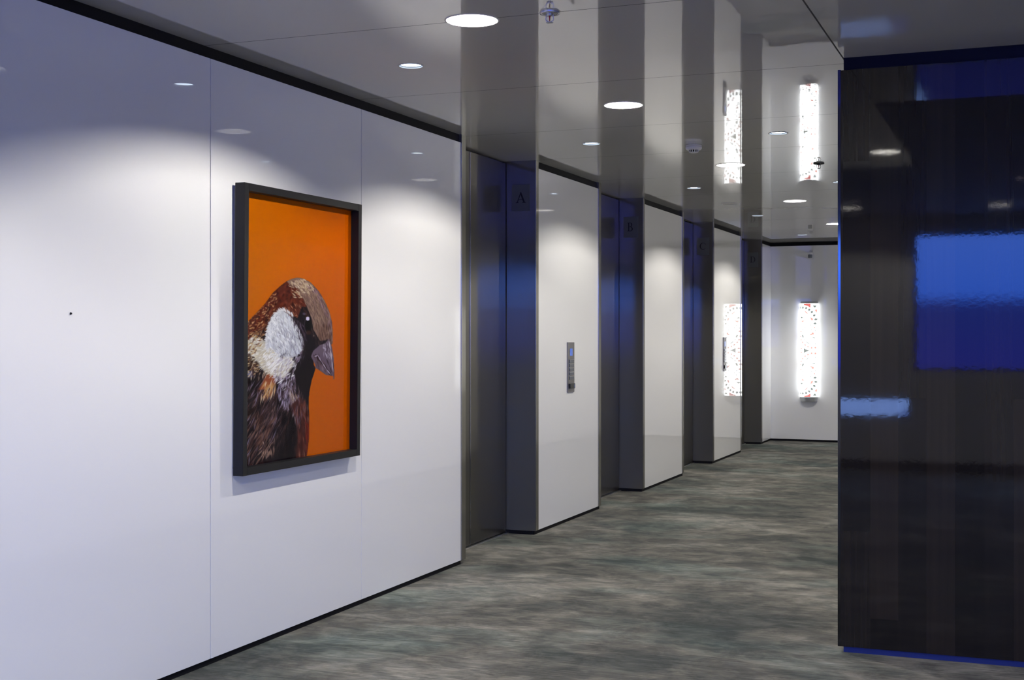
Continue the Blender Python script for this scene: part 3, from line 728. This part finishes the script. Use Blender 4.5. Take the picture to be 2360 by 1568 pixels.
pf.rotation_euler = (0, math.radians(0.5), 0)

# ------------------------------------------------------------------ carved-pattern wall light on the end wall
SR = 0.113; SZ0_, SZ1_ = 0.585, 1.795
ws = empty('wall_light', (0.497, END, SZ0_)); tag(ws, 'tall glowing half-round wall light with red and green cut pattern', 'wall light')
def sconce_colors():
    W_, H_ = 120, 520
    Y, X = np.mgrid[0:H_, 0:W_].astype(float)
    th = (X/(W_-1)-0.5)*math.pi
    PX = 379+121*np.sin(th); PY = 125+1295*Y/(H_-1)       # flat drawing coordinates of the pattern
    c = np.empty((H_, W_, 3)); c[:] = (5.5, 5.7, 5.8)
    G = np.array((0.11, 0.15, 0.13)); Rd = np.array((0.72, 0.085, 0.065)); P = np.array((1.05, 0.34, 0.27)); G2 = np.array((0.35, 0.42, 0.40))
    def ell(x, y, rx, ry, ang, col):
        for yy, aa in ((y, ang), (1556-y, -ang)):
            a = math.radians(aa); dx = PX-x; dy = PY-yy
            u = (dx*math.cos(a)+dy*math.sin(a))/1.22; v = (-dx*math.sin(a)+dy*math.cos(a))/1.22
            c[(np.abs(u/rx)+np.abs(v/ry)*0.8 < 1.0) & (np.abs(u) < rx) & (np.abs(v) < ry)] = col
    def pol(p, col):
        c[inside(p, PX, PY)] = col
        c[inside([(x, 1556-y) for x, y in p], PX, PY)] = col
    pol([(322, 128), (417, 126), (415, 188), (375, 162), (322, 148)], Rd)
    pol([(442, 152), (496, 150), (470, 188), (452, 170)], G)
    pol([(462, 212), (497, 205), (492, 262)], P)
    for x, y, a in [(268, 182, 0), (308, 182, 5), (355, 190, 12), (398, 213, 25), (432, 245, 40), (462, 290, 55), (481, 345, 75), (472, 402, 95)]:
        ell(x, y, 15, 17, a, G)
    for x, y, a in [(276, 512, 0), (280, 628, -60), (303, 665, -50), (342, 700, -35), (381, 724, -20), (430, 741, 0), (475, 738, 10), (284, 750, 80), (268, 580, 70)]:
        ell(x, y, 13, 13, a, P*0.95)
    pol([(318, 222), (356, 236), (383, 262), (376, 274), (345, 250)], P)
    pol([(408, 315), (440, 322), (452, 362), (424, 362)], P)
    pol([(284, 358), (312, 362), (347, 348), (316, 380), (296, 392)], P)
    pol([(388, 566), (425, 545), (432, 524), (458, 528), (458, 556), (430, 562)], P)
    pol([(270, 318), (290, 305), (320, 330), (276, 330)], G)
    pol([(418, 588), (474, 592), (470, 612), (448, 606)], G2)
    pol([(290, 556), (312, 556), (328, 600), (300, 596)], G)
    pol([(352, 660), (366, 650), (414, 692), (392, 688)], G2)
    pol([(272, 455), (288, 462), (276, 484)], G)
    pol([(264, 676), (277, 700), (264, 700)], G)
    pol([(470, 440), (478, 470), (452, 462)], P)
    for x, y in [(308, 490), (330, 630), (420, 425), (340, 462), (475, 500), (312, 428), (476, 685), (410, 288), (428, 490), (270, 235)]:
        ell(x, y, 9, 7, 20, G2)
    tri = inside([(322, 738), (345, 757), (400, 774), (492, 776), (492, 781), (400, 782), (345, 800), (322, 820)], PX, PY); c[tri] = G
    return c
scol = sconce_colors()
me = grid_mesh('shade', 120, 520, lambda s, t: np.stack([SR*np.sin((s-0.5)*math.pi), -SR*0.95*np.cos((s-0.5)*math.pi)-0.004, (SZ1_-SZ0_)*(1-t)], 1), scol, 'glow_colour')
for p in me.polygons: p.use_smooth = True
link('shade', me, attr_mat('glowing_cut_pattern', 'glow_colour', True), ws)
def half_cap(name, z0, z1, r0, r1, mat):
    bm = bmesh.new(); n = 28; rows = []
    for r, z in ((0, z0), (r0, z0), (r1, z1), (0, z1)):
        rows.append([bm.verts.new((r*math.sin((i/n-0.5)*math.pi), -r*math.cos((i/n-0.5)*math.pi)-0.001, z)) for i in range(n+1)])
    for a, b in zip(rows[:-1], rows[1:]):
        for i in range(n): bm.faces.new((a[i], a[i+1], b[i+1], b[i]))
    bmesh.ops.remove_doubles(bm, verts=bm.verts, dist=1e-5)
    me = bpy.data.meshes.new(name); bm.to_mesh(me); bm.free(); return link(name, me, mat, ws)
M['cap'] = simple('brushed_cap', (0.55, 0.56, 0.57), 0.35, 0.8)
half_cap('bottom_cap', -0.062, -0.002, SR*0.93, SR, M['cap'])
half_cap('top_cap', (SZ1_-SZ0_)+0.002, (SZ1_-SZ0_)+0.026, SR, SR*0.96, M['cap'])

# ------------------------------------------------------------------ sky outside the windows (dusk)
w = bpy.data.worlds.new('World'); scene.world = w; w.use_nodes = True; nt = w.node_tree
bg = nt.nodes['Background']; tc = nt.nodes.new('ShaderNodeTexCoord'); sep = nt.nodes.new('ShaderNodeSeparateXYZ')
nt.links.new(tc.outputs['Generated'], sep.inputs[0])
cr = nt.nodes.new('ShaderNodeValToRGB'); e = cr.color_ramp.elements
mr = nt.nodes.new('ShaderNodeMapRange'); mr.inputs['From Min'].default_value = -0.2; mr.inputs['From Max'].default_value = 0.4
nt.links.new(sep.outputs['Z'], mr.inputs['Value']); nt.links.new(mr.outputs[0], cr.inputs[0])
e[0].position = 0.0; e[0].color = (0.012, 0.018, 0.16, 1)
e[1].position = 1.0; e[1].color = (0.26, 0.44, 1.0, 1)
for p, c in ((0.26, (0.018, 0.026, 0.24)), (0.30, (0.016, 0.022, 0.24)), (0.368, (0.014, 0.028, 0.23)), (0.382, (0.042, 0.150, 0.82))):
    k = e.new(p); k.color = (*c, 1)
nt.links.new(cr.outputs[0], bg.inputs['Color']); bg.inputs['Strength'].default_value = 19.0

# ------------------------------------------------------------------ camera
cam = bpy.data.cameras.new('Camera'); co = bpy.data.objects.new('Camera', cam); COL.objects.link(co)
cam.sensor_fit = 'HORIZONTAL'; cam.sensor_width = 36.0; cam.lens = 36.0*3038/2360
cam.shift_y = -(784-772.2)/2360
cam.clip_start = 0.05; cam.clip_end = 200
co.location = CAM; co.rotation_euler = (math.radians(90), 0, math.radians(21.615))
scene.camera = co

scene.view_settings.view_transform = 'Standard'; scene.view_settings.look = 'None'
scene.view_settings.exposure = 0.0; scene.view_settings.gamma = 1.0; scene.view_settings.use_curve_mapping = False
cy = scene.cycles
cy.use_denoising = True; cy.max_bounces = 10; cy.diffuse_bounces = 5; cy.glossy_bounces = 8; cy.transparent_max_bounces = 12
cy.sample_clamp_indirect = 6.0; cy.blur_glossy = 0.05; cy.caustics_reflective = True; cy.caustics_refractive = False
